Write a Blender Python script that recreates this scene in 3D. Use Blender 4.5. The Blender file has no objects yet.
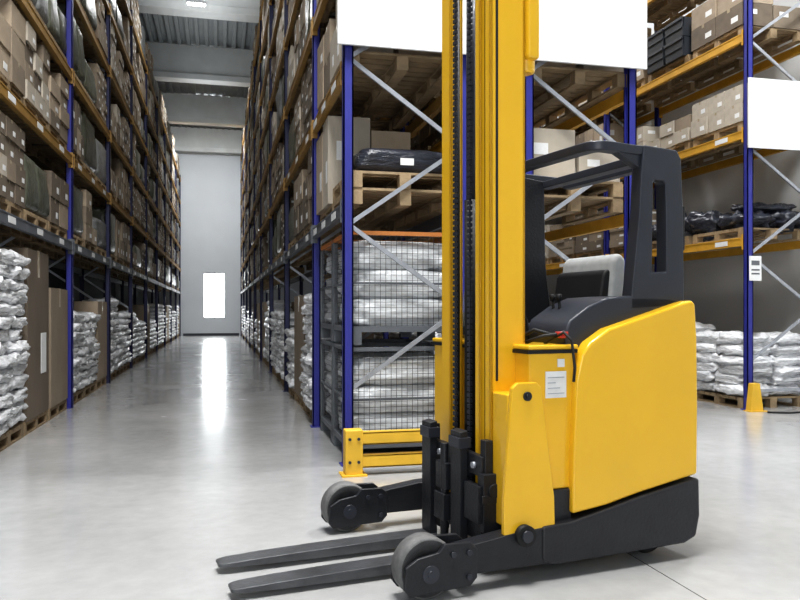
import bpy, math, random, bmesh
from mathutils import Vector, Matrix, noise
random.seed(7)
scene=bpy.context.scene
COL=scene.collection
R=math.radians
# ------------------------------------------------------------ materials
def mat(name,color,rough=.5,metal=0.,nscale=8.,namt=.12,bump=0.,bscale=40.,rand=0.,coat=0.,emit=0.,spec=.5,alpha=1.):
    m=bpy.data.materials.new(name); m.use_nodes=True
    nt=m.node_tree; b=nt.nodes['Principled BSDF']
    b.inputs['Roughness'].default_value=rough; b.inputs['Metallic'].default_value=metal
    b.inputs['Coat Weight'].default_value=coat; b.inputs['Alpha'].default_value=alpha
    b.inputs['Specular IOR Level'].default_value=spec
    tc=nt.nodes.new('ShaderNodeTexCoord')
    n=nt.nodes.new('ShaderNodeTexNoise'); n.inputs['Scale'].default_value=nscale; n.inputs['Detail'].default_value=5
    nt.links.new(tc.outputs['Object'],n.inputs['Vector'])
    mp=nt.nodes.new('ShaderNodeMapRange'); mp.inputs['From Min'].default_value=.25; mp.inputs['From Max'].default_value=.75
    mp.inputs['To Min'].default_value=1-namt; mp.inputs['To Max'].default_value=1+namt
    nt.links.new(n.outputs['Fac'],mp.inputs['Value'])
    val=mp.outputs['Result']
    if rand>0:
        oi=nt.nodes.new('ShaderNodeObjectInfo')
        m2=nt.nodes.new('ShaderNodeMapRange'); m2.inputs['To Min'].default_value=1-rand; m2.inputs['To Max'].default_value=1+rand
        nt.links.new(oi.outputs['Random'],m2.inputs['Value'])
        mu=nt.nodes.new('ShaderNodeMath'); mu.operation='MULTIPLY'
        nt.links.new(val,mu.inputs[0]); nt.links.new(m2.outputs['Result'],mu.inputs[1]); val=mu.outputs[0]
    hs=nt.nodes.new('ShaderNodeHueSaturation'); hs.inputs['Color'].default_value=(*color,1)
    nt.links.new(val,hs.inputs['Value']); nt.links.new(hs.outputs['Color'],b.inputs['Base Color'])
    if bump>0:
        n2=nt.nodes.new('ShaderNodeTexNoise'); n2.inputs['Scale'].default_value=bscale; n2.inputs['Detail'].default_value=4
        nt.links.new(tc.outputs['Object'],n2.inputs['Vector'])
        bp=nt.nodes.new('ShaderNodeBump'); bp.inputs['Strength'].default_value=bump; bp.inputs['Distance'].default_value=.02
        nt.links.new(n2.outputs['Fac'],bp.inputs['Height']); nt.links.new(bp.outputs['Normal'],b.inputs['Normal'])
    if emit>0:
        b.inputs['Emission Color'].default_value=(*color,1); b.inputs['Emission Strength'].default_value=emit
    return m
M={}
M['yellow']=mat('truck_yellow_paint',(.82,.485,.022),.30,0,3,.04,coat=.4)
M['yellow2']=mat('guard_yellow_paint',(.70,.43,.04),.5,0,6,.1)
M['dark']=mat('dark_grey_casting',(.016,.017,.021),.42,0,10,.2,.15,60)
M['dark2']=mat('charcoal_plastic',(.032,.036,.048),.38,0,6,.1)
M['black']=mat('black_rubber',(.007,.007,.008),.6,0,12,.2)
M['steel']=mat('fork_steel',(.11,.113,.12),.36,.5,7,.35,.1,50)
M['galv']=mat('galvanised_steel',(.40,.42,.46),.4,.5,15,.15)
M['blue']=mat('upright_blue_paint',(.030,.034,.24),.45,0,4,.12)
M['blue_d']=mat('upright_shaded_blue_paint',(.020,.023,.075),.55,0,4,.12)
M['orange']=mat('beam_orange_paint',(.30,.175,.045),.55,0,5,.2)
M['orange2']=mat('beam_amber_paint',(.56,.31,.035),.5,0,5,.15)
M['rim']=mat('cage_rim_orange_paint',(.50,.19,.05),.5,0,5,.15)
M['greybeam']=mat('beam_grey_paint',(.12,.13,.145),.5,0,5,.15)
M['carton']=mat('cardboard',(.29,.235,.175),.8,0,3,.14,.1,30,rand=.45)
M['carton_b']=mat('cardboard_dark',(.15,.12,.09),.8,0,3,.18)
M['carton_c']=mat('cardboard_pale',(.44,.395,.33),.8,0,3,.12)
M['film_olive']=mat('olive_stretch_film',(.10,.105,.08),.33,0,5,.35,.9,7,rand=.4)
M['film_grey']=mat('grey_stretch_film',(.24,.25,.25),.3,0,5,.35,.9,7,rand=.4)
M['tape']=mat('packing_tape',(.34,.28,.19),.3,0,4,.05)
M['paper']=mat('white_label_paper',(.74,.75,.75),.6,0,30,.04)
M['wood']=mat('pallet_wood',(.29,.215,.13),.75,0,9,.25,.2,40,rand=.2)
M['sack']=mat('white_plastic_sack',(.74,.75,.77),.26,0,7,.24,1.,8,rand=.16)
M['blacksack']=mat('black_plastic_film',(.030,.033,.045),.3,0,5,.3,.9,9)
M['bin']=mat('dark_plastic_bin',(.03,.035,.043),.5,0,6,.1)
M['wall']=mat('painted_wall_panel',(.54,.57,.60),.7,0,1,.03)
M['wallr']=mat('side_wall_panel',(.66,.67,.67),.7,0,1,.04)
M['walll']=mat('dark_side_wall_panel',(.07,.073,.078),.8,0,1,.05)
M['ceil']=mat('corrugated_deck',(.30,.32,.33),.6,.1,2,.08)
M['conc']=mat('concrete_girder',(.60,.62,.62),.8,0,2,.08)
M['board']=mat('white_sign_board',(.72,.73,.74),.5,0,2,.02)
M['lampglow']=mat('lamp_diffuser',(1,.98,.95),.5,emit=9,namt=0)
M['winglow']=mat('bright_window_pane',(.95,.98,1),.3,emit=9,namt=0)
M['white']=mat('white_frame',(.7,.72,.75),.5,0,4,.03)
M['grey_tyre']=mat('polyurethane_tyre',(.04,.04,.042),.6,0,25,.25,.15,60)
M['tread']=mat('worn_tread',(.14,.14,.14),.65,0,25,.3,.15,60)
M['red']=mat('red_plastic',(.45,.03,.02),.4,0,5,.05)
M['goods']=mat('pale_stretch_film',(.74,.76,.78),.28,0,6,.25,1.,5)
M['seatlt']=mat('light_grey_fabric',(.42,.43,.43),.7,0,20,.1)
M['smoke']=mat('smoked_panel',(.02,.022,.026),.15,0,4,.1)
M['clear']=mat('clear_plastic_shield',(.25,.27,.28),.08,0,4,.05,alpha=.35)
M['wire']=mat('dark_wire',(.06,.06,.065),.5,.3,10,.1)
def floor_mat():
    m=bpy.data.materials.new('polished_concrete'); m.use_nodes=True; nt=m.node_tree; b=nt.nodes['Principled BSDF']
    tc=nt.nodes.new('ShaderNodeTexCoord')
    n=nt.nodes.new('ShaderNodeTexNoise'); n.inputs['Scale'].default_value=.7; n.inputs['Detail'].default_value=9; n.inputs['Roughness'].default_value=.62
    n3=nt.nodes.new('ShaderNodeTexNoise'); n3.inputs['Scale'].default_value=9; n3.inputs['Detail'].default_value=8
    nt.links.new(tc.outputs['Object'],n.inputs['Vector']); nt.links.new(tc.outputs['Object'],n3.inputs['Vector'])
    r=nt.nodes.new('ShaderNodeValToRGB')
    r.color_ramp.elements[0].position=.25; r.color_ramp.elements[0].color=(.345,.347,.347,1)
    r.color_ramp.elements[1].position=.75; r.color_ramp.elements[1].color=(.495,.496,.492,1)
    mx=nt.nodes.new('ShaderNodeMath'); mx.operation='MULTIPLY_ADD'; mx.inputs[1].default_value=.35
    nt.links.new(n3.outputs['Fac'],mx.inputs[0])
    ml=nt.nodes.new('ShaderNodeMath'); ml.operation='MULTIPLY'; ml.inputs[1].default_value=.65
    nt.links.new(n.outputs['Fac'],ml.inputs[0]); nt.links.new(ml.outputs[0],mx.inputs[2])
    nt.links.new(mx.outputs[0],r.inputs['Fac'])
    sp=nt.nodes.new('ShaderNodeSeparateXYZ'); nt.links.new(tc.outputs['Object'],sp.inputs[0])
    a=nt.nodes.new('ShaderNodeMath'); a.operation='SUBTRACT'; a.inputs[1].default_value=2.12; nt.links.new(sp.outputs['X'],a.inputs[0])
    q=nt.nodes.new('ShaderNodeMath'); q.operation='PINGPONG'; q.inputs[1].default_value=3.2; nt.links.new(a.outputs[0],q.inputs[0])
    l=nt.nodes.new('ShaderNodeMath'); l.operation='LESS_THAN'; l.inputs[1].default_value=.004; nt.links.new(q.outputs[0],l.inputs[0])
    mix=nt.nodes.new('ShaderNodeMixRGB'); mix.inputs['Color2'].default_value=(.12,.12,.12,1)
    nt.links.new(l.outputs[0],mix.inputs['Fac']); nt.links.new(r.outputs['Color'],mix.inputs['Color1'])
    nt.links.new(mix.outputs['Color'],b.inputs['Base Color'])
    rr=nt.nodes.new('ShaderNodeMapRange'); rr.inputs['From Min'].default_value=.3; rr.inputs['From Max'].default_value=.7
    rr.inputs['To Min'].default_value=.12; rr.inputs['To Max'].default_value=.28
    nt.links.new(n.outputs['Fac'],rr.inputs['Value']); nt.links.new(rr.outputs['Result'],b.inputs['Roughness'])
    bp=nt.nodes.new('ShaderNodeBump'); bp.inputs['Strength'].default_value=.10; bp.inputs['Distance'].default_value=.02
    nt.links.new(n3.outputs['Fac'],bp.inputs['Height']); nt.links.new(bp.outputs['Normal'],b.inputs['Normal'])
    b.inputs['Specular IOR Level'].default_value=.8
    b.inputs['Coat Weight'].default_value=.4; b.inputs['Coat Roughness'].default_value=.2
    return m
M['floor']=floor_mat()
# ------------------------------------------------------------ mesh builder
class MB:
    def __init__(s): s.v=[];s.f=[];s.m=[];s.sm=[]
    def add(s,vs,fs,mi=0,smooth=False):
        o=len(s.v); s.v+= [tuple(p) for p in vs]
        for f in fs: s.f.append(tuple(i+o for i in f)); s.m.append(mi); s.sm.append(smooth)
        return s
    def box(s,x0,x1,y0,y1,z0,z1,mi=0):
        vs=[(x0,y0,z0),(x1,y0,z0),(x1,y1,z0),(x0,y1,z0),(x0,y0,z1),(x1,y0,z1),(x1,y1,z1),(x0,y1,z1)]
        return s.add(vs,[(0,3,2,1),(4,5,6,7),(0,1,5,4),(1,2,6,5),(2,3,7,6),(3,0,4,7)],mi)
    def bar(s,p0,p1,w,h,mi=0,up=(0,0,1)):
        p0=Vector(p0);p1=Vector(p1);d=(p1-p0).normalized();u=Vector(up)
        if abs(d.dot(u))>.98:u=Vector((0,1,0))
        a=d.cross(u).normalized();b=a.cross(d).normalized()
        vs=[]
        for p in (p0,p1):
            for i,j in ((-1,-1),(1,-1),(1,1),(-1,1)): vs.append(p+a*i*w/2+b*j*h/2)
        return s.add(vs,[(0,1,2,3),(7,6,5,4),(0,4,5,1),(1,5,6,2),(2,6,7,3),(3,7,4,0)],mi)
    def flat_loop(s,pts,w,h,mi=0):
        """rectangular section swept along a nearly horizontal open path"""
        pts=[Vector(p) for p in pts]; vs=[];fs=[]
        for i,p in enumerate(pts):
            if i==0:d=pts[1]-pts[0]
            elif i==len(pts)-1:d=pts[-1]-pts[-2]
            else:d=(pts[i+1]-pts[i]).normalized()+(pts[i]-pts[i-1]).normalized()
            d.z=0; d.normalize(); a=Vector((-d.y,d.x,0)); u=Vector((0,0,1))
            for ii,jj in ((-1,-1),(1,-1),(1,1),(-1,1)): vs.append(p+a*ii*w/2+u*jj*h/2)
        for i in range(len(pts)-1):
            for k in range(4): fs.append((i*4+k,i*4+(k+1)%4,(i+1)*4+(k+1)%4,(i+1)*4+k))
        e=(len(pts)-1)*4; fs+=[(3,2,1,0),(e,e+1,e+2,e+3)]
        return s.add(vs,fs,mi)
    def tube(s,pts,r,n=10,mi=0,caps=True):
        pts=[Vector(p) for p in pts]; rs=r if isinstance(r,(list,tuple)) else [r]*len(pts)
        vs=[];fs=[];prev=None
        for i,p in enumerate(pts):
            if i==0:d=pts[1]-pts[0]
            elif i==len(pts)-1:d=pts[-1]-pts[-2]
            else:d=(pts[i+1]-pts[i]).normalized()+(pts[i]-pts[i-1]).normalized()
            d.normalize()
            if prev is None: a=d.orthogonal().normalized()
            else: a=(prev-d*prev.dot(d)).normalized()
            prev=a;b=d.cross(a)
            for k in range(n):
                t=2*math.pi*k/n; vs.append(p+(a*math.cos(t)+b*math.sin(t))*rs[i])
        for i in range(len(pts)-1):
            for k in range(n):
                fs.append((i*n+k,i*n+(k+1)%n,(i+1)*n+(k+1)%n,(i+1)*n+k))
        s.add(vs,fs,mi,n>5)
        if caps:
            o=len(s.v)-len(vs); s.f.append(tuple(o+k for k in range(n))[::-1]);s.m.append(mi);s.sm.append(False)
            e=o+(len(pts)-1)*n; s.f.append(tuple(e+k for k in range(n)));s.m.append(mi);s.sm.append(False)
        return s
    def prism_y(s,poly,y0,y1,mi=0,smooth=False):
        n=len(poly); vs=[(x,y0,z) for x,z in poly]+[(x,y1,z) for x,z in poly]
        fs=[tuple(range(n)),tuple(range(2*n-1,n-1,-1))]+[(i,i+n,(i+1)%n+n,(i+1)%n) for i in range(n)]
        return s.add(vs,fs,mi,smooth)
    def ring_y(s,outer,inner,y0,y1,mi=0):
        n=len(outer)
        vs=[(x,y0,z) for x,z in outer]+[(x,y0,z) for x,z in inner]+[(x,y1,z) for x,z in outer]+[(x,y1,z) for x,z in inner]
        fs=[]
        for i in range(n):
            j=(i+1)%n
            fs+=[(i,j,j+n,i+n),(i+2*n,i+3*n,j+3*n,j+2*n),(i,i+2*n,j+2*n,j),(i+n,j+n,j+3*n,i+3*n)]
        return s.add(vs,fs,mi)
    def mesh(s,name,mats):
        me=bpy.data.meshes.new(name); me.from_pydata(s.v,[],s.f)
        for m in mats: me.materials.append(m)
        me.polygons.foreach_set('material_index',s.m); me.polygons.foreach_set('use_smooth',s.sm)
        me.update()
        bm=bmesh.new(); bm.from_mesh(me); bmesh.ops.recalc_face_normals(bm,faces=bm.faces); bm.to_mesh(me); bm.free()
        return me
    def obj(s,name,mats,parent=None,bevel=0,seg=2,loc=(0,0,0)):
        if not isinstance(mats,(list,tuple)): mats=[mats]
        o=bpy.data.objects.new(name,s.mesh(name,mats)); COL.objects.link(o); o.location=loc
        if parent: o.parent=parent
        if bevel:
            b=o.modifiers.new('bevel','BEVEL'); b.width=bevel; b.segments=seg; b.limit_method='ANGLE'; b.angle_limit=R(35)
            for p in o.data.polygons:p.use_smooth=True
            w=o.modifiers.new('wn','WEIGHTED_NORMAL'); w.keep_sharp=False
        return o
def empty(name,loc,label,cat,parent=None,rotz=0):
    e=bpy.data.objects.new(name,None); COL.objects.link(e); e.location=loc; e.rotation_euler=(0,0,rotz); e.empty_display_size=.2
    if parent:e.parent=parent
    if label:e['label']=label;e['category']=cat
    return e
def tag(o,label,cat,group=None,kind=None):
    o['label']=label;o['category']=cat
    if group:o['group']=group
    if kind:o['kind']=kind
    return o
def inst(name,me,loc,rotz=0,scale=(1,1,1),parent=None):
    o=bpy.data.objects.new(name,me); COL.objects.link(o); o.location=loc; o.rotation_euler=(0,0,rotz); o.scale=scale
    if parent:o.parent=parent
    return o
H=1.3; YAW=math.atan(180/750)
def proj(x,y,z):
    d=x*math.sin(YAW)+y*math.cos(YAW); r=x*math.cos(YAW)-y*math.sin(YAW)
    if d<.1:return None
    return 400+750*r/d,310-750*(z-H)/d,d
# ------------------------------------------------------------ setting
def struct(o): o['kind']='structure'; return o
WY=39.2
struct(MB().box(-5,8.6,-6,WY+.3,-.2,0).obj('floor',M['floor']))
wb=MB()
wx0,wx1,wz0,wz1=-.83,.26,.88,3.2
wb.box(-5,wx0,WY,WY+.3,0,10.6).box(wx1,8.6,WY,WY+.3,0,10.6).box(wx0,wx1,WY,WY+.3,0,wz0).box(wx0,wx1,WY,WY+.3,wz1,10.6)
struct(wb.obj('wall_back',M['wall']))
w=MB(); w.box(wx0,wx1,WY+.12,WY+.14,wz0,wz1,1)
for a in (wx0,wx1-.05,(wx0+wx1)/2-.02): w.box(a,a+.05,WY+.02,WY+.12,wz0,wz1,0)
for z in (wz0,wz1-.05): w.box(wx0,wx1,WY+.02,WY+.12,z,z+.05,0)
struct(w.obj('window_1',[M['white'],M['winglow']]))
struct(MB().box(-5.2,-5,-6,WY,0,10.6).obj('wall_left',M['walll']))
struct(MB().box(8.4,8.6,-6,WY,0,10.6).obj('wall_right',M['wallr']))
c=MB().box(-5.2,8.6,-6,WY+.3,10.5,10.6)
x=-5
while x<8.4: c.box(x,x+.12,-6,WY,10.38,10.5); x+=.3
struct(c.obj('ceiling',M['ceil']))
for i,y in enumerate((2.3,8.4,14.5,20.6,26.7,32.8,38.8)):
    g=MB().box(-5,8.4,y,y+.32,9.25,10.4).box(-5,8.4,y-.1,y+.42,9.2,9.4)
    struct(g.obj('trim_%d'%(i+1),M['conc'],bevel=.02))
struct(MB().box(-1.8,.95,WY-.03,WY,0,.12).obj('baseboard_back',M['dark2']))
def lamp(x,y,z,power,size=1.0,up=.35):
    e=empty('ceiling_light',(x,y,z),'white high-bay light fixture hanging from roof','light')
    e['group']='high-bay lights'
    MB().box(-.24,.24,-.1,.1,0,.07).box(-.2,-.18,-.01,.01,.07,10.4-z).box(.18,.2,-.01,.01,.07,10.4-z).obj('lamp_housing',M['white'],e,bevel=.01)
    MB().box(-.21,.21,-.08,.08,-.015,0).obj('lamp_diffuser',M['lampglow'],e)
    for dirn in (0,1):  # second pass adds an upward light to brighten the roof girders
        L=bpy.data.lights.new('lamp','AREA'); L.shape='RECTANGLE'; L.size=size; L.size_y=size*.5; L.energy=power*(up if dirn else 1); L.color=(.98,.99,1)
        o=bpy.data.objects.new('lamp_bulb',L); COL.objects.link(o); o.parent=e; o.location=(0,0,.1 if dirn else -.05)
        if dirn:o.rotation_euler=(math.pi,0,0)
lamp(-.57,6,9.05,75);lamp(-.57,12.5,9.05,70,up=.4);lamp(-.57,19.3,8.9,75,up=.5);lamp(-.5,27.5,10.1,150,up=.02);lamp(-.5,33.6,10.1,560,up=.02)  # last two added unseen behind girders to brighten the aisle end
lamp(5.1,6,9.05,420);lamp(5.1,13,9.05,300);lamp(5.1,19.3,9.05,220)
# ------------------------------------------------------------ racks
def rack(name_label,x0,x1,ys,levels,height,front,first_grey=True,brace_frames=99,pitch=.70,om='orange',dark_from=99):
    e=empty('pallet_rack',((x0+x1)/2,ys[0],0),name_label,'shelving rack')
    ox,oy=(x0+x1)/2,ys[0]
    zz=[];z=.62
    while z<height-.1: zz.append(z); z+=pitch
    for k,y in enumerate(ys):
        fr=empty('upright_frame',(0,y-oy,0),None,None,e)
        for xa in (x0-ox,x1-ox):
            s=1 if xa<0 else -1
            m=MB(); w=.085
            m.box(xa,xa+s*.012,-.04,.04,0,height).box(xa,xa+s*w,-.04,-.03,0,height).box(xa,xa+s*w,.03,.04,0,height)
            m.box(xa+s*.073,xa+s*w,-.04,-.02,0,height).box(xa+s*.073,xa+s*w,.02,.04,0,height)
            m.box(min(xa-.02,xa+s*.13),max(xa-.02,xa+s*.13),-.07,.07,0,.012)
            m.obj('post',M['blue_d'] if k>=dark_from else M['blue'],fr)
        if k<brace_frames:
            m=MB()
            for i in range(len(zz)-1):
                l=(x0-ox+.05,zz[i]) if i%2==0 else (x1-ox-.05,zz[i])
                r=(x1-ox-.05,zz[i+1]) if i%2==0 else (x0-ox+.05,zz[i+1])
                m.bar((l[0],0,l[1]),(r[0],0,r[1]),.025,.036)
            m.bar((x0-ox+.05,0,.25),(x1-ox-.05,0,.25),.025,.036)
            m.obj('brace',M['galv'],fr)
    for k in range(len(ys)-1):
        for li,zl in enumerate(levels):
            for side,xa in ((0,x0-ox),(1,x1-ox)):
                s=1 if side==0 else -1
                mt=M['greybeam'] if (li==0 and first_grey) else M[om]
                a=ys[k]-oy+.045;b=ys[k+1]-oy-.045
                m=MB()
                m.box(min(xa,xa+s*.05),max(xa,xa+s*.05),a,b,zl-.11,zl)
                m.box(min(xa-s*.006,xa),max(xa-s*.006,xa),a,b,zl-.11,zl-.095).box(min(xa-s*.006,xa),max(xa-s*.006,xa),a,b,zl-.015,zl)
                for q in (a,b-.02): m.box(min(xa-s*.012,xa+s*.05),max(xa-s*.012,xa+s*.05),q,q+.02,zl-.16,zl+.04)
                m.obj('beam',mt,e)
                if side==front and (li==0 or (li==1 and k<2)) and k<4:
                    for q in range(3):
                        yy=a+.3+q*(b-a)/3
                        MB().box(min(xa-s*.009,xa-s*.006),max(xa-s*.009,xa-s*.006),yy,yy+.26,zl-.09,zl-.025).obj('label_strip',M['paper'],e)
    return e
XL=-1.9; XR=1.0
LYS=[7.2+3.5*i for i in range(10)]
LLV=[2.2,3.34,4.45,5.6,6.7,7.8]
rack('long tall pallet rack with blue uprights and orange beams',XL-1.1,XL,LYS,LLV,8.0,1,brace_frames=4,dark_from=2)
RYS=[6.23,8.35]+[8.35+3.75*i for i in range(1,9)]
RLV=[2.2,3.36,4.5,5.6,6.7,7.8,8.9]
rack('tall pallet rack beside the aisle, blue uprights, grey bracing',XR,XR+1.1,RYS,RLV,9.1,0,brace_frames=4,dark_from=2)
rack('tall back-to-back pallet rack with blue uprights and braces',2.62,3.72,RYS[:5],RLV,9.1,1,first_grey=False,brace_frames=3,om='orange2')
R2Y=[8.43,12.1,15.8,19.5]; R2L=[2.25,3.65,4.92,6.3]
rack('pallet rack against the wall with blue uprights and orange beams',6.64,7.74,R2Y,R2L,7.6,0,first_grey=False,brace_frames=3,om='orange2')
# ------------------------------------------------------------ goods meshes
def pallet_mesh():
    m=MB(); L=.95;W=1.08
    for x in (-.475+.05,0,.475-.05):
        m.box(x-.05,x+.05,-W/2,W/2,0,.02)
        for y in (-.49,-.0,.49): m.box(x-.05,x+.05,y-.05,y+.05,.02,.1)
        m.box(x-.05,x+.05,-W/2,W/2,.1,.12)
    for i in range(8):
        y=-W/2+i*W/8+.012; m.box(-L/2,L/2,y,y+W/8-.024,.12,.142)
    return m.mesh('pallet',[M['wood']])
PM=pallet_mesh()
def carton_mesh(label,mi,tape='tape'):
    m=MB()
    m.box(-.5,.5,-.5,.5,0,.985,0)
    m.box(-.498,.498,-.498,-.004,.985,1.0,0).box(-.498,.498,.004,.498,.985,1.0,0)
    m.box(-.502,.502,-.05,.05,.84,1.003,1)
    if label:
        m.box(-.506,-.5,-.35,-.10,.25,.5,2).box(.5,.506,.10,.35,.25,.5,2)
        m.box(-.3,.0,-.506,-.5,.50,.72,2)
    return m.mesh('carton',[mi,M[tape],M['paper']])
CM=[carton_mesh(True,M['carton']),carton_mesh(False,M['carton']),carton_mesh(True,M['carton_b']),carton_mesh(True,M['carton_c'])]
def sack_mesh(nu,nv,seed,mt,name='sack',amp=.09,ep=.55,et=.35,ez=.75,ears=True,fr=5):
    vs=[];fs=[]
    def se(c,e): return math.copysign(abs(c)**e,c)
    for i in range(nv+1):
        ph=-math.pi/2+math.pi*i/nv
        for j in range(nu):
            th=2*math.pi*j/nu
            x=se(math.cos(ph),ep)*se(math.cos(th),et)*.5
            y=se(math.cos(ph),ep)*se(math.sin(th),et)*.5
            z=se(math.sin(ph),ez)*.5
            p=Vector((x,y,z))
            n=noise.noise(Vector((x*fr+seed*7,y*fr,z*fr*.6)))*amp+noise.noise(Vector((x*fr*2.7+seed*3,y*fr*2.7,z*fr)))*amp*.6
            if ears:
                p.z*= 1+n*2.2 ; p.x*=1+n*.8; p.y*=1+n*.8
                if abs(p.y)>.42: p.z*=.6
            else:
                p.z*=1+n*.5; p.x*=1+n; p.y*=1+n
            p.z+=.5
            vs.append(p)
    for i in range(nv):
        for j in range(nu): fs.append((i*nu+j,i*nu+(j+1)%nu,(i+1)*nu+(j+1)%nu,(i+1)*nu+j))
    m=MB(); m.add(vs,fs,0,True)
    return m.mesh(name,[mt])
SM=[sack_mesh(30,15,i,M['sack'],amp=.23) for i in range(6)]
SLO=[sack_mesh(12,6,i,M['sack'],'sack_pile',amp=.18) for i in range(2)]
BS=[sack_mesh(44,22,i+10,M['blacksack'],'black_bag',amp=.30,ep=.6,et=.6,ez=.8,fr=6) for i in range(3)]
SMB=sack_mesh(44,22,20,M['blacksack'],'black_bag',amp=.08,ep=.35,et=.3,ez=.5,ears=False,fr=4)
WM=[sack_mesh(28,14,40+i,M[k],'wrapped_load',amp=.07,ep=.22,et=.18,ez=.35,ears=False,fr=4) for i,k in enumerate(['film_olive','film_olive','film_grey'])]
pal=[];car=[];sak=[];wra=[]
def rank(x,y,z,s):
    p=proj(x,y,z)
    if not p or p[0]<-60 or p[0]>860 or p[1]<-60 or p[1]>640: return 0
    return s/p[2]
def add_pallet(x,y,z): pal.append((rank(x,y,z,1),(x,y,z),random.uniform(-.01,.01)))
KW=[5,3,3,2]
def add_carton(x,y,z,sx,sy,sz,k=None):
    if k is None:k=random.choices([0,1,2,3],KW)[0]
    car.append((rank(x,y,z,(sy*sz)**.5),(x,y,z),(sx,sy,sz),k))
def add_sack(x,y,z,sx,sy,sz):
    sak.append((rank(x,y,z,(sy*sz)**.5),(x,y,z),(sx,sy,sz),random.randrange(6)))
def load_cartons(xf,dx,y0,y1,z,hmax,back=False,ny=None,nz=None,k=None,wrap=0):
    add_pallet(xf+dx*.53,(y0+y1)/2,z); z+=.143
    if random.random()<wrap:
        if random.random()<.5:
            h=random.uniform(.6,1.1)*hmax
            wra.append((rank(xf,(y0+y1)/2,z,1),(xf+dx*.49,(y0+y1)/2,z),(.9,(y1-y0)*.98,h),random.randrange(3)))
        else:
            for i in range(2):
                h=random.uniform(.4,1.1)*hmax
                wra.append((rank(xf,(y0+y1)/2,z,.7),(xf+dx*.49,(y0+y1)/2+(i-.5)*(y1-y0)/2,z),(.9,(y1-y0)*.49,h),random.randrange(3)))
        return
    ny=ny or random.choice([2,2,3,3]); nz=nz or random.choice([2,2,3,4,5])
    h=random.uniform(.75,1.12)*hmax/nz if nz<3 else random.uniform(.9,1.13)*hmax/nz
    wy=(y1-y0)/ny*random.uniform(.95,1.0); kk=random.choices([0,1,2,3],KW)[0] if k is None else k
    d=random.uniform(.42,.47)
    for row in range(2 if back else 1):
        for i in range(ny):
            top=nz if random.random()<.65 else max(1,nz-random.choice([1,1,2]))
            for j in range(top):
                add_carton(xf+dx*(.04+d/2+row*.48+random.uniform(-.015,.015)),(y0+y1)/2+(i-(ny-1)/2)*wy,z+j*h,d,wy*.975,h*.985,kk if random.random()<.7 else None)
def load_sacks(xf,dx,y0,y1,z,layers,back=False,sh=.145,jit=.02):
    add_pallet(xf+dx*.53,(y0+y1)/2,z); z+=.143
    wy=(y1-y0)/2
    for j in range(layers):
        for row in range(2 if back else 1):
            for i in range(2):
                add_sack(xf+dx*(.03+.23+row*.47)+random.uniform(-.03,.03),(y0+y1)/2+(i-.5)*wy+random.uniform(-jit,jit),z+j*sh*.83,.5,wy*1.06,sh*random.uniform(.95,1.2))
def bay_loads(ya,yb,n):
    w=(yb-ya-.14)/n
    return [(ya+.07+i*w+.02,ya+.07+(i+1)*w-.02) for i in range(n)]
for k in range(9):
    for q,(a,b) in enumerate(bay_loads(LYS[k],LYS[k+1],3)):
        if k==0 and q==0: load_sacks(XL,-1,a,b,0,14,True)
        elif k==0:
            add_pallet(XL-.53,(a+b)/2,0); add_carton(XL-.5,(a+b)/2,.143,.92,(b-a)*.97,1.80 if q==1 else 1.42,2 if q==1 else 1)
        elif (k*3+q)%7==5:
            add_pallet(XL-.53,(a+b)/2,0); add_carton(XL-.5,(a+b)/2,.143,.92,(b-a)*.95,1.3,1)
        else: load_sacks(XL,-1,a,b,0,random.choice([7,9,11]),False)
        for li,z in enumerate(LLV):
            if random.random()<.97: load_cartons(XL,-1,a,b,z,.78,k==0 and li<2,wrap=.1 if (k==0 and li<2) else .42)
            else: add_pallet(XL-.53,(a+b)/2,z)
for k in range(1,9):
    for q,(a,b) in enumerate(bay_loads(RYS[k],RYS[k+1],3)):
        if k==1 and q==1 or (k+q)%5==0:
            add_pallet(XR+.53,(a+b)/2,0); add_carton(XR+.5,(a+b)/2,.143,.92,(b-a)*.95,1.35,1)
        else: load_sacks(XR,1,a,b,0,random.choice([7,9,11]),False)
        for li,z in enumerate(RLV):
            if random.random()<.97: load_cartons(XR,1,a,b,z,.8 if li<6 else .7,wrap=.42)
for q,(a,b) in enumerate(bay_loads(RYS[0],RYS[1],2)):
    b=min(b,a+.97)
    for li,z in enumerate(RLV):
        if li==0: continue
        load_cartons(XR,1,a,b,z,.8,True,nz=2)
        load_cartons(3.72,-1,a,b,z,.8,True,nz=2 if li==1 else None)
add_pallet(1.55,6.80,2.2);add_pallet(1.55,6.80,2.343)
add_pallet(1.55,7.80,2.2)
add_carton(1.24,7.50,2.343,.42,.40,.86,3); add_carton(1.66,7.50,2.343,.40,.40,.74,0); add_carton(1.24,7.98,2.343,.42,.5,.8,0); add_carton(1.72,7.98,2.343,.46,.5,.6,2)
add_pallet(3.15,6.80,2.2);add_pallet(3.15,6.80,2.343)
add_carton(2.93,6.66,2.486,.54,.56,.48,3);add_carton(3.45,6.62,2.486,.42,.48,.3,3);add_carton(2.93,7.15,2.486,.46,.38,.46,1);add_carton(3.4,7.12,2.486,.42,.4,.3,1)
for k in range(1,4):
    for (a,b) in bay_loads(RYS[k],RYS[k+1],3):
        for li,z in enumerate(RLV[:4]):
            if random.random()<.85: load_cartons(3.72,-1,a,b,z,.8,wrap=.2)
        if k>1: load_sacks(3.72,-1,a,b,0,6)
BINS=[]
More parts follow.
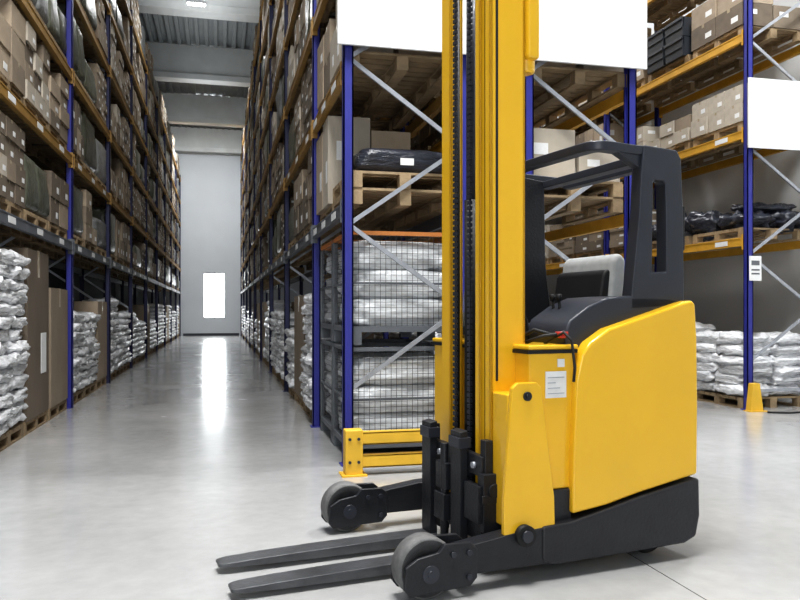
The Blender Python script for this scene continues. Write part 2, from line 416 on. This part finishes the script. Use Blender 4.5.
for k in range(3):
    for q,(a,b) in enumerate(bay_loads(R2Y[k],R2Y[k+1],3)):
        if k==0 or q%2==0: load_sacks(6.64,1,a,b,0,7 if q else 6,q==0 and k==0,sh=.16,jit=.05)
        else: load_cartons(6.64,1,a,b,0,1.0,nz=2)
        if not(k==0 and q<2): load_cartons(6.64,1,a,b,R2L[0],.7)
        else: add_pallet(7.17,(a+b)/2,R2L[0])
        load_cartons(6.64,1,a,b,R2L[1],.5 if k==0 else .8,k==0 and q==0,ny=3,nz=2,k=3 if k==0 else None)
        if k==0 and q==1:
            add_pallet(7.17,(a+b)/2,R2L[2])
            for i in range(2):
                for j in range(2): BINS.append((6.9,(a+b)/2-.26+i*.5,R2L[2]+.143+j*.29))
        else: load_cartons(6.64,1,a,b,R2L[2],.75,k==0 and q==0,ny=2,nz=2,k=0 if k==0 and q==0 else None)
        load_cartons(6.64,1,a,b,R2L[3],.7)
def emit(lst,limit,name,mk,group,label,cat,lopick,stufflabel):
    lst.sort(key=lambda t:-t[0])
    for t in lst[:limit]:
        o=mk(t); tag(o,label(t),cat,group)
    rest=lst[limit:]
    if not rest:return
    m=MB(); mats=[]
    for t in rest:
        me=lopick(t)
        loc=Vector(t[1]); sc=t[2] if isinstance(t[2],tuple) else (1,1,1)
        vs=[(v.co.x*sc[0]+loc.x,v.co.y*sc[1]+loc.y,v.co.z*sc[2]+loc.z) for v in me.vertices]
        for mm in me.materials:
            if mm not in mats:mats.append(mm)
        o=len(m.v); m.v+=vs
        for p in me.polygons:
            m.f.append(tuple(i+o for i in p.vertices)); m.m.append(mats.index(me.materials[p.material_index])); m.sm.append(p.use_smooth)
    me=bpy.data.meshes.new(name); me.from_pydata(m.v,[],m.f)
    for mm in mats: me.materials.append(mm)
    me.polygons.foreach_set('material_index',m.m); me.polygons.foreach_set('use_smooth',m.sm); me.update()
    o=bpy.data.objects.new(name,me); COL.objects.link(o)
    tag(o,stufflabel,cat,None,'stuff')
emit(pal,290,'pallet',lambda t:inst('pallet',PM,t[1],t[2]),'wooden pallets in the racks',lambda t:'flat wooden pallet carrying goods in the rack','pallet',lambda t:PM,'many distant wooden pallets stored on rack beams')
CL={0:'brown cardboard carton with white shipping label on a pallet',1:'plain brown taped cardboard carton on a pallet',2:'dark brown cardboard carton with label on a pallet',3:'pale beige cardboard carton with label on a pallet'}
emit(car,300,'carton',lambda t:inst('carton',CM[t[3]],t[1],random.uniform(-.015,.015),t[2]),'cartons on the rack shelves',lambda t:CL[t[3]],'cardboard box',lambda t:CM[t[3]],'many distant cardboard cartons stacked on rack shelves')
emit(sak,290,'sack',lambda t:inst('sack',SM[t[3]],t[1],random.uniform(-.08,.08)+(math.pi if random.random()<.5 else 0),t[2]),'white sacks stacked on ground-level pallets',lambda t:'white plastic sack stacked on a ground-level pallet','sack',lambda t:SLO[t[3]%2],'many distant white sacks piled on pallets')
emit(wra,300,'wrapped_load',lambda t:inst('wrapped_load',WM[t[3]],t[1],0,t[2]),'film-wrapped pallet loads in the racks',lambda t:('olive' if t[3]<2 else 'grey')+' stretch-film-wrapped goods block on a rack pallet','wrapped goods',lambda t:WM[t[3]],'distant film-wrapped loads')
for (x,y,z,sx,sy,sz,i) in [(6.95,8.85,2.393,.55,.7,.22,0),(7.4,8.85,2.393,.5,.8,.26,1),(6.95,9.5,2.393,.55,.6,.3,2),(7.2,8.8,2.60,.7,.5,.14,2),(6.95,10.1,2.393,.5,.6,.34,0),(6.95,10.6,2.393,.5,.5,.24,1)]:
    o=inst('black_bag',BS[i],(x,y,z),random.uniform(-.2,.2),(sx,sy,sz)); tag(o,'crumpled black plastic bundle lying on a pallet','bag','black bundles on pallets')
e=empty('black_wrapped_load',(1.58,6.74,2.487),'smooth dark film-wrapped load with white label on pallet','wrapped goods')
inst('film_cover',SMB,(0,0,0),0,(.86,.78,.24),e)
MB().box(-.06,.06,-.425,-.419,.07,.13).obj('label_sticker',M['paper'],e)
def bin_mesh():
    m=MB(); m.ring_y([(-.26,0),(.26,0),(.28,.28),(-.28,.28)],[(-.24,.02),(.24,.02),(.26,.279),(-.26,.279)],-.22,.22)
    m.box(-.24,.24,-.22,-.205,.02,.28).box(-.24,.24,.205,.22,.02,.28).box(-.29,-.27,-.23,.23,.24,.28).box(-.28,-.26,-.22,.22,.12,.14)
    return m.mesh('storage_bin',[M['bin']])
BM=bin_mesh()
for p in BINS: tag(inst('storage_bin',BM,p),'dark plastic storage bin stacked on a pallet','storage bin','dark bins on the upper shelf')
# ------------------------------------------------------------ mesh cages
HC=1.0
def cage_parts():
    W=1.0;D=.88;Hh=HC-.02
    fr=MB()
    for x in (-W/2,W/2-.04):
        for y in (-D/2,D/2-.04): fr.box(x,x+.04,y,y+.04,.08,Hh)
    for z in (.14,.52):
        fr.box(-W/2,W/2,-D/2,-D/2+.02,z,z+.02).box(-W/2,W/2,D/2-.02,D/2,z,z+.02).box(-W/2,-W/2+.02,-D/2,D/2,z,z+.02).box(W/2-.02,W/2,-D/2,D/2,z,z+.02)
    fr.box(-W/2,W/2,-D/2,D/2,.11,.14)
    for x in (-W/2,W/2-.12):
        for y in (-D/2,D/2-.1): fr.box(x,x+.12,y,y+.1,0,.11)
    rim=MB(); z=Hh
    rim.box(-W/2,W/2,-D/2,-D/2+.045,z-.035,z).box(-W/2,W/2,D/2-.045,D/2,z-.035,z).box(-W/2,-W/2+.045,-D/2,D/2,z-.035,z).box(W/2-.045,W/2,-D/2,D/2,z-.035,z)
    wi=MB(); t=.0034; P=.047
    n=int(W/P)
    for i in range(1,n):
        x=-W/2+i*W/n
        for y in (-D/2+.012,D/2-.012): wi.box(x-t/2,x+t/2,y-t/2,y+t/2,.15,Hh-.02)
    n=int(D/.08)
    for i in range(1,n):
        y=-D/2+i*D/n
        for x in (-W/2+.012,W/2-.012): wi.box(x-t/5,x+t/5,y-t/2,y+t/2,.15,Hh-.02)
    z=.18
    while z<Hh-.03:
        for y in (-D/2+.012,D/2-.012): wi.box(-W/2,W/2,y-t/2,y+t/2,z-t/2,z+t/2)
        for x in (-W/2+.012,W/2-.012): wi.box(x-t/5,x+t/5,-D/2,D/2,z-t/2,z+t/2)
        z+=P
    return fr.mesh('cage_frame',[M['greybeam']]),rim.mesh('cage_rim',[M['rim']]),rim.mesh('cage_rim',[M['greybeam']]),wi.mesh('wire_panel',[M['wire']])
CF,CR1,CR2,CW=cage_parts()
gm=[sack_mesh(90,50,33+i,M['goods'],'folded_sack',amp=.10,ep=.25,et=.2,ez=.5,ears=False,fr=5) for i in range(3)]
def cage(x,y,z,lab,rim,gh,i=0):
    e=empty('wire_mesh_cage',(x,y,z),lab,'cage container'); e['group']='wire mesh cages under the rack'
    inst('cage_frame',CF,(0,0,0),parent=e); inst('top_rim',rim,(0,0,0),parent=e); inst('wire_panel',CW,(0,0,0),parent=e)
    for q in range(3):
        o=inst('folded_sack',gm[(i+q)%3],(x,y,z+.142+q*gh/3),(q%2)*math.pi,(.9,.78,gh/3*1.04)); tag(o,'pale folded bulk sack lying inside a wire cage','sack','folded bulk sacks in cages')
for j in range(2):
    for i in range(2): cage(1.56,6.76+i*.93,j*HC,'stacked wire mesh cage with '+('orange' if j else 'grey')+' rim, filled with goods',CR1 if j else CR2,.76 if j else .74,i+j)
for i in range(2): cage(3.15,6.76+i*.93,0,'wire mesh cage with grey rim, filled with goods',CR2,.7)
for x0,x1,y,z0,z1 in ((.94,2.3,6.12,3.49,4.35),(2.4,3.78,6.12,3.49,4.35),(6.58,7.85,8.3,3.38,4.28)):
    e=empty('sign_board',((x0+x1)/2,y,z0),'blank white sign board fixed to the end of the rack','sign board')
    w=(x1-x0)/2
    MB().box(-w,w,-.012,.012,0,z1-z0).obj('panel',M['board'],e,bevel=.004)
    MB().box(-w+.03,-w+.08,.012,.06,.05,z1-z0-.05).obj('bracket',M['galv'],e)
    MB().box(w-.08,w-.03,.012,.06,.05,z1-z0-.05).obj('bracket',M['galv'],e)
e=empty('rack_end_guard',(1.05,5.84,0),'low yellow steel guard rail protecting the rack end','guard rail')
for x in (-.1,2.5):
    MB().box(x,x+.14,-.06,.06,0,.36).obj('guard_post',M['yellow2'],e,bevel=.008)
    MB().box(x-.03,x+.17,-.09,.09,0,.012).obj('base_plate',M['yellow2'],e)
for z in (.06,.24):
    MB().box(.04,2.5,-.05,-.035,z,z+.1).box(.04,2.5,-.05,.03,z+.085,z+.1).box(.04,2.5,-.05,.03,z,z+.015).obj('guard_rail',M['yellow2'],e,bevel=.004)
for x in (-.065,.005):
    for z in (.11,.29): MB().tube([(x,-.06,z),(x,-.072,z)],.012,8).obj('bolt',M['dark2'],e)
e=empty('post_protector',(6.66,8.33,0),'yellow steel foot protector around blue rack post','post protector')
MB().add([(-.07,-.07,0),(.12,-.07,0),(.12,.04,0),(-.07,.04,0),(-.025,-.05,.36),(.08,-.05,.36),(.08,.04,.36),(-.025,.04,.36)],[(0,3,2,1),(4,5,6,7),(0,1,5,4),(1,2,6,5),(2,3,7,6),(3,0,4,7)]).obj('shield',M['yellow2'],e,bevel=.008)
MB().box(-.10,.15,-.1,.04,0,.012).obj('base_plate',M['yellow2'],e)
o=MB().box(-.09,.09,-.004,.004,0,.32).box(-.06,.06,-.006,-.004,.2,.26,1).box(-.06,.06,-.006,-.004,.08,.1,1).box(-.06,.06,-.006,-.004,.13,.15,1).obj('notice',[M['paper'],M['greybeam']],loc=(6.74,8.37,1.68)); tag(o,'small white paper notice fixed to blue rack post','notice')
o=MB().tube([(6.7,8.1,.012),(6.95,8.0,.012),(7.3,8.02,.012),(7.8,7.9,.012),(8.3,7.95,.012)],.012,8).obj('floor_cable',M['black']); tag(o,'thin black cable lying along the floor','cable')
o=MB().bar((2.02,6.1,0.0),(1.98,6.17,1.55),.03,.03).obj('wooden_stick',M['wood']); tag(o,'thin wooden stick leaning against the wire cages','stick')

# ============================================================ REACH TRUCK
T=empty('reach_truck',(.81,3.84,0),'yellow electric reach truck with dark overhead guard and lowered forks','forklift',rotz=R(9))
Y,D,D2,B=M['yellow'],M['dark'],M['dark2'],M['black']
ch=MB()
ch.prism_y([(.66,.07),(1.47,.08),(1.55,.11),(1.575,.22),(1.57,.415),(1.48,.40),(1.2,.355),(.98,.31),(.77,.27),(.6,.262),(.6,.1)],-.62,.62)
ch.obj('chassis',D,T,bevel=.015,seg=2)
for sgn in (-1,1):
    lg=empty('outrigger_leg',(0,sgn*.56,0),None,None,T)
    MB().prism_y([(.16,.085),(.7,.08),(.7,.262),(.45,.248),(.16,.212)],-.05,.05).obj('leg_beam',D,lg,bevel=.005)
    for tt in (-.082,.058):
        m=MB()
        m.prism_y([(-.128,.07),(-.10,.035),(.20,.045),(.235,.08),(.235,.215),(.20,.245),(.07,.25),(.04,.215),(-.06,.20),(-.12,.165)],tt,tt+.024)
        m.obj('wheel_fork',D,lg,bevel=.006)
    for bx,bz in ((.11,.20),(.19,.20),(.19,.09)): MB().tube([(bx,-.083,bz),(bx,-.094,bz)],.014,6).obj('bolt',D2,lg)
    wh=empty('load_wheel',(0,0,.14),None,None,lg)
    pr=[(-.052,.06),(-.052,.128),(-.046,.139),(.046,.139),(.052,.128),(.052,.06)]
    m=MB(); n=48; vs=[]
    for y,r in pr:
        for k in range(n): a=2*math.pi*k/n; vs.append((r*math.cos(a),y,r*math.sin(a)))
    m.add(vs,[])
    for i in range(len(pr)):
        j=(i+1)%len(pr)
        for k in range(n):
            m.f.append((i*n+k,i*n+(k+1)%n,j*n+(k+1)%n,j*n+k)); m.m.append(1 if i in(1,2,3) else 0); m.sm.append(True)
    m.obj('tyre',[M['grey_tyre'],M['tread']],wh)
    MB().tube([(0,-.088,-.015),(0,.088,-.015)],.04,20).tube([(0,-.094,-.015),(0,.094,-.015)],.018,6).obj('hub',D2,wh)
MB().box(.6,.72,-.5,.5,.1,.28).obj('cross_member',D,T,bevel=.01)
for t in (-.42,.42):
    m=MB(); m.tube([(1.36,t-.05,.12),(1.36,t+.05,.12)],.12,32).tube([(1.36,t-.055,.12),(1.36,t+.055,.12)],.05,16); m.obj('rear_wheel',B,T,bevel=.01)
body=[(.785,.30),(.79,.6),(.808,.95),(.84,1.08),(.89,1.14),(1.0,1.205),(1.25,1.275),(1.48,1.34),(1.54,1.352),(1.563,1.33),(1.575,1.15),(1.58,.80),(1.575,.43),(1.48,.415),(1.2,.368),(.98,.323)]
MB().prism_y(body,-.6,-.2).obj('side_body_panel',Y,T,bevel=.015,seg=3)
MB().prism_y([(1.26,.42),(1.575,.44),(1.58,.8),(1.575,1.15),(1.555,1.28),(1.26,1.2)],-.25,.6).obj('rear_body_panel',Y,T,bevel=.03,seg=4)
MB().prism_y([(.80,.26),(1.3,.38),(1.3,.5),(.80,.5)],-.2,.58).obj('cabin_floor',D,T,bevel=.01)
MB().box(.56,.83,-.56,.52,.42,1.10).obj('battery_housing',Y,T,bevel=.012,seg=3)
MB().box(.55,.84,-.57,.53,1.105,1.13).obj('battery_lid',Y,T,bevel=.008)
MB().box(.545,.83,-.575,.535,1.088,1.105).obj('lid_seal',B,T)
MB().box(.66,.80,-.57,.5,.26,.42).obj('battery_base',D,T,bevel=.008)
MB().box(.65,.77,-.566,-.5605,.87,1.0).obj('label_sticker',M['paper'],T)
m=MB()
for i in range(4): m.box(.662,.757-(i%3)*.025,-.568,-.566,.89+i*.026,.894+i*.026)
m.obj('label_print',M['galv'],T)
MB().box(.72,.76,-.566,-.5605,1.02,1.06).obj('label_sticker',M['paper'],T)
MB().prism_y([(.80,1.08),(.785,1.18),(.82,1.25),(.93,1.32),(1.05,1.365),(1.20,1.375),(1.46,1.37),(1.555,1.35),(1.48,1.24),(1.1,1.15),(.9,1.08)],-.53,-.16).obj('side_cowl',D2,T,bevel=.015,seg=2)
MB().prism_y([(.66,1.13),(.66,1.20),(.70,1.28),(.76,1.29),(.79,1.25),(.80,1.13)],-.2,.5).obj('dashboard',M['smoke'],T,bevel=.02,seg=3)
MB().add([(.66,-.2,1.2),(.66,.42,1.2),(.74,.42,1.50),(.74,-.12,1.50),(.666,-.2,1.2),(.666,.42,1.2),(.746,.42,1.50),(.746,-.12,1.50)],[(0,1,2,3),(7,6,5,4),(0,4,5,1),(1,5,6,2),(2,6,7,3),(3,7,4,0)]).obj('front_shield',M['clear'],T)
m=MB(); m.tube([(.78,.2,1.27),(.86,.2,1.34)],.02,12)
n=24; ring=[(.87+.05*math.cos(2*math.pi*k/n)*1,.2+.13*math.sin(2*math.pi*k/n),1.35+.09*math.cos(2*math.pi*k/n)) for k in range(n+1)]
m.tube(ring,.014,10,caps=False); m.obj('steering_wheel',B,T)
for t in (-.3,-.24): MB().tube([(.92,t,1.25),(.91,t,1.36)],.008,8).tube([(.91,t,1.35),(.908,t,1.385)],[.014,.017],12).obj('control_lever',B,T)
MB().tube([(.775,-.52,1.16),(.775,-.52,1.178)],.02,16).tube([(.775,-.52,1.178),(.775,-.52,1.192)],.032,20).obj('emergency_stop_button',M['red'],T)
st=empty('driver_seat',(1.2,.14,.8),None,None,T)
MB().box(-.25,.2,-.25,.25,.3,.42).obj('seat_cushion',D2,st,bevel=.05,seg=4)
MB().prism_y([(.16,.4),(.20,.80),(.25,.84),(.30,.80),(.27,.4)],-.27,.25).obj('backrest_shell',M['seatlt'],st,bevel=.05,seg=4)
MB().prism_y([(.10,.4),(.145,.70),(.175,.74),(.21,.73),(.19,.4)],-.245,.23).obj('backrest_pad',B,st,bevel=.035,seg=4)
MB().box(-.14,.2,-.29,-.245,.44,.50).obj('armrest',D2,st,bevel=.02,seg=3)
MB().box(-.2,.18,-.2,.2,-.3,.3).obj('seat_pedestal',D,st,bevel=.02)
G=empty('overhead_guard',(0,0,0),None,None,T)
out=[(1.19,1.30),(1.55,1.32),(1.545,1.8),(1.53,2.11),(1.50,2.155),(1.28,2.165),(1.262,2.0),(1.25,1.8)]
inn=[(1.335,1.50),(1.43,1.50),(1.427,1.8),(1.422,1.97),(1.41,1.985),(1.352,1.985),(1.342,1.97),(1.338,1.8)]
MB().ring_y(out,inn,-.53,-.45).obj('guard_pillar',D2,G,bevel=.008,seg=2)
MB().prism_y([(1.14,1.2),(1.34,1.2),(1.29,1.6),(1.28,2.12),(1.09,2.14),(1.11,1.7)],.40,.47).obj('guard_pillar',D,G,bevel=.008,seg=2)
def arc(c,r,a0,a1,z,n=5): return [(c[0]+r*math.cos(R(a0+(a1-a0)*i/n)),c[1]+r*math.sin(R(a0+(a1-a0)*i/n)),z) for i in range(n+1)]
path=[(1.5,-.485,2.13),(1.2,-.485,2.14)]+arc((1.06,-.425),.06,-90,-180,2.145)+arc((1.02,.40),.06,180,90,2.145)+[(1.15,.46,2.14),(1.5,.46,2.13)]
MB().flat_loop(path,.075,.05).obj('roof_frame',D2,G,bevel=.008)
MB().box(1.27,1.35,-.46,.44,2.075,2.12).obj('roof_crossbar',D2,G,bevel=.006)
MB().box(1.45,1.52,-.46,.44,2.085,2.13).obj('roof_crossbar',D2,G,bevel=.006)
for a,b in ((-.51,-.455),(.43,.485)): MB().prism_y([(1.12,2.12),(1.30,2.03),(1.30,2.16),(1.12,2.165)],a,b).obj('roof_gusset',D2,G,bevel=.006)
MB().box(1.545,1.565,-.52,-.49,1.62,1.86).obj('rear_handle',B,G,bevel=.006)
# mast
MS=empty('mast',(0,0,0),None,None,T)
def channel(s0,s1,t0,t1,z0,z1,web_near=True,nm='mast_column',mt=Y):
    m=MB(); th=.018
    if web_near: m.box(s0,s1,t0,t0+th,z0,z1)
    else: m.box(s0,s1,t1-th,t1,z0,z1)
    m.box(s0,s0+th,t0,t1,z0,z1).box(s1-th,s1,t0,t1,z0,z1)
    return m.obj(nm,mt,MS,bevel=.004)
channel(.42,.62,-.43,-.375,.2,3.35)
channel(.405,.55,-.352,-.300,.22,3.45)
channel(.47,.55,.115,.225,.2,3.12)
MB().box(.45,.462,-.4335,-.429,.95,3.3).obj('mast_groove',D,MS)
MB().box(.43,.60,-.374,-.353,.25,3.3).obj('mast_dark_backing',B,MS)  # black backing put in to darken the gaps between mast columns
MB().box(.43,.54,-.299,-.275,.25,3.2).obj('mast_dark_backing',B,MS)
for z in (.3,3.15): MB().box(.56,.61,-.33,.16,z,z+.1).obj('mast_crossmember',D,MS,bevel=.008)
MB().tube([(.53,-.02,.3),(.53,-.02,1.9)],.036,16).tube([(.53,-.02,1.9),(.53,-.02,3.2)],.026,14,1).obj('lift_cylinder',[B,M['dark2']],MS)
for t in (-.15,.02):
    m=MB(); z=.3
    while z<3.05:
        m.box(.455,.47,t,t+.033,z,z+.02); z+=.03
    m.box(.46,.466,t+.01,t+.022,.3,3.05); m.obj('lift_chain',M['dark2'],MS)
for t in (-.19,-.215,-.24,.075): MB().tube([(.5,t,.5),(.5,t,3.1)],.010,8).obj('hydraulic_hose',B,MS)
MB().box(.62,.69,-.46,-.30,2.56,3.3).tube([(.655,-.38,2.5),(.655,-.38,3.3)],.045,20).obj('mast_head_cylinder',Y,MS,bevel=.015)
br=[(.395,.24),(.68,.24),(.675,.40),(.60,.93),(.575,.955),(.47,.955),(.44,.93),(.395,.4)]
MB().prism_y(br,-.605,-.575).obj('mast_bracket',Y,MS,bevel=.006)
MB().box(.43,.60,-.575,-.43,.26,.9).obj('bracket_block',Y,MS,bevel=.01)
MB().tube([(.52,-.615,.89),(.52,-.60,.89)],.022,16).tube([(.52,-.622,.89),(.52,-.61,.89)],.012,6).obj('bolt',D,MS)
MB().tube([(.5,-.64,.235),(.5,-.57,.235)],.05,28).tube([(.5,-.65,.235),(.5,-.63,.235)],.028,20,1).obj('reach_roller',[B,M['dark2']],MS)
FC=empty('fork_carriage',(0,0,0),None,None,T)
for z0,z1 in ((.16,.25),(.48,.58)): MB().box(.37,.41,-.43,.24,z0,z1).obj('carriage_bar',D,FC,bevel=.004)
for t in (-.42,-.13,.18): MB().box(.385,.43,t-.02,t+.03,.1,.66).obj('carriage_upright',D,FC,bevel=.004)
MB().box(.36,.46,-.47,-.41,.22,.5).tube([(.42,-.48,.42),(.42,-.4,.42)],.035,18).box(.34,.38,-.45,-.30,.26,.44).box(.35,.47,-.475,-.47,.36,.40).obj('side_shifter',D,FC,bevel=.004)
MB().box(.30,.36,-.15,-.03,.2,.34).box(.31,.35,-.15,-.03,.36,.5).tube([(.33,-.1,.1),(.33,-.1,.6)],.022,12).obj('tilt_cylinder',D,FC,bevel=.004)
for t in (-.36,.03): MB().tube([(.355,t,.53),(.372,t,.53)],.018,6).obj('bolt',M['galv'],FC)
MB().box(.36,.40,-.02,.10,.12,.52).obj('carriage_plate',B,FC,bevel=.004)
for t in (-.235,.125):
    m=MB()
    m.prism_y([(.325,.10),(.325,.68),(.368,.69),(.368,.03),(.33,.02)],t-.055,t+.055)
    m.obj('fork_shank',D,FC,bevel=.003)
    MB().box(.315,.385,t-.06,t+.06,.60,.655).obj('fork_hook',D2,FC,bevel=.003)
    vs=[];fs=[]
    secs=[(.368,.06,.02,.074),(.1,.063,.02,.072),(-.3,.063,.022,.067),(-.6,.063,.026,.06),(-.76,.06,.03,.053),(-.80,.052,.032,.05),(-.815,.04,.034,.048)]
    for s,w,z0,z1 in secs: vs+=[(s,t-w,z0),(s,t+w,z0),(s,t+w,z1),(s,t-w,z1)]
    for i in range(len(secs)-1):
        for k in range(4): fs.append((i*4+k,i*4+(k+1)%4,(i+1)*4+(k+1)%4,(i+1)*4+k))
    fs+= [(0,3,2,1),tuple(len(vs)-4+k for k in range(4))]
    m=MB(); m.add(vs,fs); m.obj('fork',M['steel'],FC,bevel=.003)
for pts,r in (([(.72,-.45,1.13),(.76,-.56,1.19),(.785,-.59,1.15),(.785,-.615,1.02),(.775,-.62,.95)],.007),([(.62,-.4,1.13),(.68,-.5,1.17),(.76,-.52,1.18),(.84,-.5,1.2)],.010),([(.6,-.3,1.13),(.68,-.42,1.2),(.76,-.48,1.17),(.80,-.45,1.18)],.010)):
    MB().tube(pts,r,8).obj('battery_cable',B,T)

# ------------------------------------------------------------ light
w=bpy.data.worlds.new('world'); scene.world=w; w.use_nodes=True
w.node_tree.nodes['Background'].inputs[0].default_value=(.9,.95,1,1); w.node_tree.nodes['Background'].inputs[1].default_value=.35
def area(name,loc,rot,sx,sy,e,col=(1,1,1)):
    L=bpy.data.lights.new(name,'AREA'); L.shape='RECTANGLE'; L.size=sx;L.size_y=sy;L.energy=e;L.color=col
    o=bpy.data.objects.new(name,L); COL.objects.link(o); o.location=loc; o.rotation_euler=rot; return o
area('overhead_fill_light',(.7,3.0,9.1),(0,0,0),3.2,3.0,1120,(1,.995,.98))  # added area light under the closed deck, brightens the near floor
area('rear_fill_light',(-2,-5.5,3.2),(R(78),0,R(-8)),5,4,270,(.95,.98,1))  # added fill from behind the camera, imitating door daylight
area('roof_wash',(-.4,22,8.2),(math.pi,0,0),1.5,14,75,(.95,.98,1))
cam=bpy.data.cameras.new('camera'); co=bpy.data.objects.new('camera',cam); COL.objects.link(co)
co.location=(0,0,H); co.rotation_euler=(R(90),0,-YAW)
cam.sensor_width=36; cam.lens=750/800*36; cam.shift_y=10/800; cam.clip_start=.05
scene.camera=co
scene.view_settings.view_transform='Standard'
try: scene.view_settings.look='Medium High Contrast'
except Exception as ex: print('look',ex)
